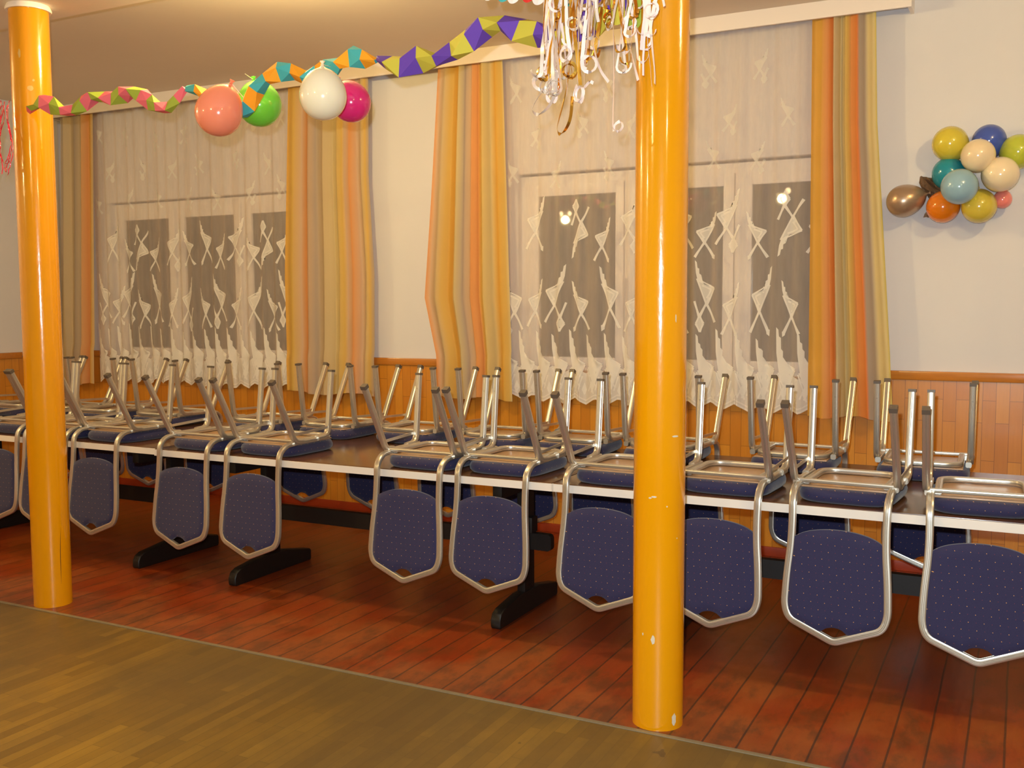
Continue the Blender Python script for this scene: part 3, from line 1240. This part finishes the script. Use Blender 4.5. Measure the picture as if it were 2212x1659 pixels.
REAR = [
    (-0.401, -0.851, 1.2, 'upturned wall-side chair farthest right, its legs before the bare wainscot'),
    (-0.982, -0.859, -1.1, 'upturned wall-side chair whose legs stand in front of the bright orange right drape'),
    (-1.657, -0.863, -0.7, 'upturned wall-side chair half behind the right side of the nearer yellow pole'),
    (-2.179, -0.835, 0.0, 'upturned wall-side chair just left of the nearer yellow pole, before the lace hem'),
    (-2.677, -0.845, 0.5, 'upturned wall-side chair in front of the gold drape left of the lace window'),
    (-3.244, -0.850, -0.8, 'upturned wall-side chair in front of the bare wall strip between the drapes'),
    (-3.809, -0.864, -2.4, 'upturned wall-side chair in front of the pale drape, right one of the two there'),
    (-4.395, -0.867, 0.2, 'upturned wall-side chair before the right end of the left sheer, beside the pale drape'),
    (-5.253, -0.880, -0.6, 'upturned wall-side chair in the middle below the left lace sheer'),
    (-5.866, -0.874, 0.9, 'upturned wall-side chair below the left end of the left lace sheer'),
    (-6.318, -0.880, 0.0, 'upturned wall-side chair just right of the farther pole, nearest the room corner on that side'),
    (-6.765, -0.880, 0.0, 'upturned wall-side chair left of the farther pole against the corner wainscot'),
]
proto = None
for rowi, row in enumerate((FRONT, REAR)):
    for (x, y, a, lab) in row:
        rz = math.radians(a + (180 if rowi else 0))
        if proto is None:
            proto = make_chair(lab)
            proto.location = (x, y, 0.7503)
            proto.rotation_euler = (0, 0, rz)
            proto['group'] = 'upturned banquet chairs, front row'
        else:
            c = copy_tree(proto, (x, y, 0.7503), rz, lab)
            c['group'] = 'upturned banquet chairs, wall-side row' if rowi else 'upturned banquet chairs, front row'

# ------------------------------------------------------------------ balloons
def balloon(c, r, axis, rgb, label, stretch=1.16, group=None, pearl=False, string_to=None):
    """axis points from the middle towards the knot"""
    ax = Vector(axis).normalized()
    bm = bmesh.new()
    prof = [(0, -r)]
    for k in range(1, 25):
        a = math.pi * k / 26
        h = -math.cos(a)
        rr = math.sin(a)
        if h > 0:
            h *= stretch + (stretch - 1) * .6
            rr *= 1 - 0.10 * (h / (stretch * 1.1)) ** 2
        prof.append((rr * r, h * r))
    neck = (stretch + (stretch - 1) * .6) * r + .003
    prof += [(.10 * r, neck), (.07 * r, neck + .004)]
    lathe(bm, prof, 40, (0, 0, 0), ax)
    m = balloon_mat(rgb, pearl)
    o = obj('balloon', bm, m, None, True, c)
    tag(o, label, 'balloon', group)
    bm = bmesh.new()
    lathe(bm, [(.07 * r, neck), (.045 * r, neck + .005), (.09 * r, neck + .008), (.05 * r, neck + .012), (.12 * r, neck + .022), (.11 * r, neck + .023), (0, neck + .012)], 14, (0, 0, 0), ax)
    obj('knot', bm, m, o)
    if string_to:
        bm = bmesh.new()
        sweep(bm, [ax * (neck + .01), Vector(string_to) - Vector(c)], circsec(.0012, 5), (1, 0, 0))
        obj('string', bm, M['whiterib'], o)
    return o


G1 = 'balloons tied to the garland'
balloon((-3.112, -2.86, 2.398), .0995, (.42, .2, 1), (255, 148, 116), 'salmon pink balloon on the garland, glowing from the lamp above', 1.17, G1, string_to=(-3.06, -2.75, 2.47))
balloon((-3.145, -2.56, 2.488), .100, (-.35, 0.1, 1), (118, 216, 66), 'lime green balloon behind the teal and orange garland', 1.08, G1, string_to=(-3.12, -2.68, 2.60))
balloon((-2.544, -2.87, 2.412), .095, (.0, 0, 1), (250, 236, 206), 'cream white balloon on the garland in front of the magenta one', 1.12, G1, string_to=(-2.60, -2.74, 2.56))
balloon((-2.646, -2.54, 2.455), .086, (-.55, 0, .9), (222, 40, 120), 'magenta balloon peeking out behind the cream one on the garland', 1.12, G1, string_to=(-2.73, -2.69, 2.56))
G2 = 'balloon cluster on the right wall'
balloon((-0.385, -0.145, 2.438), .094, (.5, .3, -.5), (214, 194, 64), 'bright yellow balloon at the top left of the wall cluster', 1.06, G2)
balloon((-0.193, -0.115, 2.442), .088, (.1, .5, -.7), (66, 90, 176), 'blue balloon at the top of the wall cluster', 1.08, G2)
balloon((-0.050, -0.130, 2.372), .092, (-.5, .5, -.3), (190, 196, 66), 'olive yellow balloon at the right edge of the photo in the wall cluster', 1.06, G2)
balloon((-0.239, -0.262, 2.348), .087, (.0, .8, -.3), (236, 214, 176), 'cream balloon below the blue one in the wall cluster', 1.06, G2)
balloon((-0.129, -0.235, 2.246), .092, (-.5, .6, .1), (238, 218, 182), 'cream balloon right of the light blue one in the wall cluster', 1.10, G2)
balloon((-0.388, -0.130, 2.278), .088, (.6, .5, -.3), (26, 140, 158), 'teal balloon at the left in the middle of the wall cluster', 1.10, G2)
balloon((-0.323, -0.300, 2.186), .094, (.2, .9, .1), (146, 180, 196), 'light blue balloon in front at the middle of the wall cluster', 1.05, G2)
balloon((-0.412, -0.135, 2.097), .087, (.5, .4, .6), (238, 130, 24), 'orange balloon at the bottom left of the wall cluster', 1.08, G2)
balloon((-0.230, -0.150, 2.090), .090, (-.1, .5, .8), (214, 190, 70), 'yellow balloon at the bottom of the wall cluster', 1.08, G2)
balloon((-0.118, -0.100, 2.125), .048, (0, .3, 1), (246, 140, 128), 'small pink balloon at the bottom right of the wall cluster', 1.1, G2)
balloon((-0.620, -0.125, 2.140), .090, (1, 0.02, .28), (176, 148, 122), 'pearly brown balloon sticking out to the left of the wall cluster', 1.22, G2, True)

# crumpled foil where the wall balloons are tied
rnd = random.Random(4)
bm = bmesh.new()
G = []
for i in range(9):
    col = []
    for j in range(13):
        u, v = i / 8, j / 12
        x = -.515 + .10 * u + .03 * math.sin(v * 5)
        z = 2.05 + .22 * v
        col.append(bm.verts.new((x + rnd.uniform(-.006, .006), -.06 - .05 * abs(math.sin(u * 9 + v * 13)) - rnd.uniform(0, .012), z + rnd.uniform(-.006, .006))))
    G.append(col)
for i in range(8):
    for j in range(12):
        bm.faces.new((G[i][j], G[i + 1][j], G[i + 1][j + 1], G[i][j + 1]))
bmesh.ops.solidify(bm, geom=bm.faces[:], thickness=.002)
tag(obj('crumpled_foil', bm, M['bronze_foil'], None, False), 'crumpled bronze foil on the wall beside the pearly brown balloon', 'foil decoration')

# ------------------------------------------------------------------ garlands between the poles
def garland(name, pts, ma, mb, r, label, seed, pitch=.30):
    P = smooth_path(pts, 10)
    # resample evenly
    S = [0.0]
    for a, b in zip(P[:-1], P[1:]):
        S.append(S[-1] + (b - a).length)
    step = pitch
    n = int(S[-1] / step)
    Q = []
    k = 0
    for i in range(n + 1):
        s = S[-1] * i / n
        while k < len(S) - 2 and S[k + 1] < s:
            k += 1
        Q.append(P[k].lerp(P[k + 1], (s - S[k]) / max(S[k + 1] - S[k], 1e-6)))
    rr = random.Random(seed)
    # folded paper: flat lozenge sections, turned from fold to fold, colours alternating fold by fold
    tw, a = [], rr.random() * 3
    for i in range(n + 1):
        tw.append(a)
        a += rr.uniform(.75, 1.15)
    sc_ = [min(1, .35 + i / 2, .35 + (n - i) / 2) * (1 + rr.uniform(-.12, .12)) for i in range(n + 1)]
    sec = [(r, 0), (r * .25, r * .62), (-r, 0), (-r * .25, -r * .62)]
    bm = bmesh.new()
    sweep(bm, Q, sec, (0, 0, 1), True, tw, mifn=lambda i, j: i % 2, scale=sc_)
    bmesh.ops.triangulate(bm, faces=[f for f in bm.faces if len(f.verts) == 4])
    o = obj(name, bm, [ma, mb], None, False)
    tag(o, label, 'garland', 'twisted paper garlands')
    return o


garland('paper_garland', [(-4.43, -2.78, 2.535), (-4.405, -2.80, 2.532), (-4.31, -2.79, 2.575), (-4.22, -2.76, 2.522), (-4.13, -2.74, 2.528), (-4.04, -2.73, 2.575), (-3.945, -2.72, 2.57), (-3.87, -2.72, 2.557), (-3.80, -2.72, 2.585), (-3.71, -2.72, 2.555), (-3.64, -2.72, 2.502), (-3.565, -2.72, 2.482), (-3.51, -2.72, 2.50), (-3.475, -2.72, 2.54), (-3.44, -2.72, 2.562)],
        M['p_pink'], M['p_green'], .042, 'pink and green twisted paper garland starting at the farther pole', 1, .062)
garland('paper_garland', [(-3.435, -2.72, 2.560), (-3.38, -2.72, 2.550), (-3.30, -2.70, 2.505), (-3.20, -2.69, 2.455), (-3.11, -2.72, 2.425), (-3.035, -2.76, 2.44), (-2.975, -2.76, 2.51), (-2.91, -2.74, 2.565), (-2.83, -2.72, 2.572), (-2.76, -2.71, 2.54), (-2.69, -2.70, 2.555), (-2.61, -2.72, 2.558), (-2.545, -2.72, 2.59), (-2.485, -2.72, 2.598), (-2.43, -2.72, 2.57), (-2.385, -2.72, 2.565)],
        M['p_teal'], M['p_orange'], .046, 'teal and orange twisted paper garland passing behind the balloons', 2, .066)
garland('paper_garland', [(-2.375, -2.72, 2.568), (-2.33, -2.73, 2.572), (-2.29, -2.74, 2.52), (-2.23, -2.74, 2.525), (-2.17, -2.73, 2.545), (-2.12, -2.73, 2.535), (-2.06, -2.72, 2.54), (-2.00, -2.72, 2.575), (-1.935, -2.72, 2.60), (-1.88, -2.72, 2.635), (-1.82, -2.72, 2.648), (-1.76, -2.72, 2.615), (-1.70, -2.72, 2.598), (-1.63, -2.72, 2.57), (-1.565, -2.72, 2.558), (-1.50, -2.72, 2.572), (-1.41, -2.73, 2.60), (-1.32, -2.74, 2.63), (-1.275, -2.75, 2.64)],
        M['p_purple'], M['p_yellow'], .052, 'purple and yellow twisted paper garland running to the nearer pole', 3, .075)

# paper fringe with rounded tips hanging above the frame near the right pole
t = thing('fringe_garland', 'paper fringe with rounded white, red and blue tips above the purple garland', 'garland', (-1.65, -2.80, 2.92))
bm = bmesh.new()
sweep(bm, smooth_path([(-.55, 0, .12), (-.25, 0, .03), (0, 0, 0), (.25, 0, 0), (.42, .02, .02)], 6), circsec(.003, 6), (0, 0, 1))
obj('cord', bm, M['whiterib'], t)
tips = [(-.170, .215, 'p_white', 0), (-.118, .222, 'p_teal', .02), (-.066, .240, 'p_white', 0), (-.015, .238, 'p_red', .02), (.037, .259, 'p_white', 0), (.082, .280, 'p_red', .02), (.113, .272, 'p_white', 0), (.150, .276, 'p_teal', .015), (.205, .275, 'p_purple', .02), (.26, .29, 'p_purple', .0), (.345, .37, 'p_yellow', .0), (.40, .39, 'p_green', .015)]
for (x, L, mk, dy) in tips:
    bm = bmesh.new()
    n = 12
    pts = [(-.016, 0), (-.026, -L * .45), (-.027, -L + .03)] + [(-.027 * math.cos(math.pi * k / n), -L + .03 - .03 * math.sin(math.pi * k / n)) for k in range(1, n)] + [(.027, -L + .03), (.026, -L * .45), (.016, 0)]
    fa = [bm.verts.new((x + p[0], dy - .004 * math.cos(p[0] * 80), p[1])) for p in pts]
    f = bm.faces.new(fa)
    bmesh.ops.solidify(bm, geom=[f], thickness=.0012)
    obj('paper_tip', bm, M[mk], t, False)

# ------------------------------------------------------------------ curling ribbons
def ribbon_path(rr, x, y, z0, z1, sway, curl):
    P = []
    n = 26
    a0 = rr.uniform(0, 6)
    for k in range(n + 1):
        t = k / n
        P.append(Vector((x + sway * t * t + .012 * math.sin(t * 7 + a0), y + .010 * math.cos(t * 6 + a0) - .03 * t * rr.uniform(.9, 1.1), z0 + (z1 - z0) * t)))
    e = P[-1]
    if curl > 0:
        R = rr.uniform(.014, .026)
        turns = curl
        m_ = int(14 * turns)
        sgn = rr.choice((-1, 1))
        tilt = rr.uniform(-.6, .6)
        for k in range(1, m_ + 1):
            a = 2 * math.pi * turns * k / m_
            dx = sgn * R * (1 - math.cos(a))
            dz = -R * math.sin(a)
            P.append(e + Vector((dx * math.cos(tilt), dx * math.sin(tilt) - .006 * k / m_ * turns, dz + .010 * k / m_)))
    return P


def ribbon(parent, P, mt, wd=.0065, tw=1.0, a0=0.0):
    bm = bmesh.new()
    n = len(P)
    tws = [a0 + tw * math.sin(k / n * 5) for k in range(n)]
    sweep(bm, P, rectsec(wd, .0005), (1, .2, 0), True, tws)
    return obj('ribbon', bm, mt, parent, True)


t = thing('ribbon_bunch', 'bunch of curling silver, white and gold ribbons hanging before the nearer yellow pole', 'ribbons', (-1.32, -2.86, 3.085))
rr = random.Random(11)
for k in range(93):
    x = rr.choice([rr.uniform(-.205, -.02), rr.uniform(-.205, .235), rr.uniform(.02, .20)])
    y = rr.uniform(-.08, .035)
    ln = rr.uniform(.48, .80) if abs(x) > .06 else rr.uniform(.46, .72)
    if k % 5 == 0:
        ln = rr.uniform(.38, .52)
    P = ribbon_path(rr, x, y, -.004, -ln, rr.uniform(-.03, .03), rr.choice([0, 0, .5, 1.2, 1.7]))
    mt = M[rr.choice(['whiterib', 'silver', 'whiterib', 'gold', 'whiterib', 'gold', 'silver'])]
    ribbon(t, P, mt, rr.choice([.008, .010, .013]), rr.uniform(.3, 1.6), rr.uniform(0, 3))
# the long loops that stand out below
L1 = [(-.155, -.05, -.55), (-.165, -.05, -.66), (-.185, -.05, -.70), (-.225, -.05, -.755), (-.258, -.05, -.80), (-.262, -.055, -.825), (-.235, -.06, -.84), (-.195, -.06, -.815), (-.172, -.06, -.77), (-.165, -.06, -.70)]
L2 = [(-.12, -.05, -.6), (-.125, -.05, -.72), (-.142, -.05, -.80), (-.160, -.05, -.86), (-.168, -.05, -.895), (-.155, -.055, -.915), (-.130, -.06, -.90), (-.112, -.06, -.86), (-.105, -.06, -.79)]
L3 = [(.045, -.06, -.45), (.050, -.06, -.70), (.047, -.06, -.885), (.052, -.065, -.915), (.070, -.065, -.925), (.082, -.06, -.908), (.072, -.055, -.89), (.052, -.055, -.90), (.050, -.06, -.922)]
L4 = [(-.085, -.05, -.5), (-.088, -.05, -.70), (-.086, -.05, -.745), (-.070, -.05, -.765), (-.045, -.05, -.745), (-.03, -.05, -.75)]
L5 = [(.06, -.06, -.4), (.085, -.06, -.56), (.11, -.06, -.66), (.13, -.06, -.735), (.137, -.06, -.76)]
L6 = [(.01, -.06, -.35), (-.025, -.06, -.5), (-.03, -.06, -.60), (-.005, -.06, -.70), (.03, -.06, -.755)]
for L, mt in ((L1, 'silver'), (L2, 'gold'), (L3, 'whiterib'), (L4, 'whiterib'), (L5, 'whiterib'), (L6, 'whiterib')):
    ribbon(t, smooth_path([(L[0][0], L[0][1], -.004)] + L, 6), M[mt], .012, .5, 1.2)

t = thing('tinsel_bunch', 'bunch of thin pink foil tinsel hanging at the farther pole, left edge of the photo', 'tinsel', (-4.60, -2.84, 2.60))
rr = random.Random(5)
for k in range(60):
    x = rr.uniform(-.12, .10)
    P = ribbon_path(rr, x, rr.uniform(-.05, .03), rr.uniform(-.04, .0), -rr.uniform(.18, .42), rr.uniform(-.05, .03), rr.choice([0, .6]))
    bm = bmesh.new()
    sweep(bm, P, rectsec(.0045, .0005), (1, .2, 0), True, [rr.uniform(-1, 1) + q * .25 for q in range(len(P))])
    obj('tinsel_strand', bm, M['pinkfoil'], t, True)

# ------------------------------------------------------------------ ceiling lamps (outside the frame, they light the hall)
def lamp(loc, power, label):
    zt = ZC - loc[2]
    if -3.05 < loc[1] < -2.46:
        zt = 3.085 - loc[2]
    t = thing('ceiling_lamp', label, 'lamp', loc)
    bm = bmesh.new()
    lathe(bm, [(0, zt), (.05, zt), (.05, zt - .02), (.012, zt - .03), (.012, .045), (.03, .04), (.03, .03), (0, .03)], 20)
    obj('lamp_rose', bm, M['brass'], t)
    for k in range(2):
        x = -.07 + .14 * k
        bm = bmesh.new()
        lathe(bm, [(0, -.035), (.022, -.028), (.033, 0), (.028, .02), (.014, .035), (0, .036)], 18, (x, 0, 0))
        obj('bulb', bm, M['bulb'], t)
        bm = bmesh.new()
        sweep(bm, [(x, 0, .035), (x * .5, 0, .052), (0, 0, .04)], circsec(.005, 6), (0, 1, 0))
        obj('lamp_arm', bm, M['brass'], t)
    ld = bpy.data.lights.new('lamp_light', 'POINT')
    ld.energy = power
    ld.color = LAMP_COLOR
    ld.shadow_soft_size = .05
    lo = bpy.data.objects.new('lamp_light', ld)
    COL.objects.link(lo)
    lo.parent = t
    lo.location = (0, 0, -.09)


LL = ['two-bulb ceiling lamp just above the pink balloon, outside the top of the photo', 'two-bulb ceiling lamp over the right end of the chair row, outside the photo', 'two-bulb ceiling lamp in the left corner, outside the photo',
      'two-bulb ceiling lamp over the dance floor behind the viewer, nearer the windows', 'two-bulb ceiling lamp over the far end of the dance floor behind the viewer', 'two-bulb ceiling lamp over the dance floor to the right of the viewer']
for p_, e_, l_ in zip(LAMPS, LAMP_POWER, LL):
    lamp(p_, e_, l_)
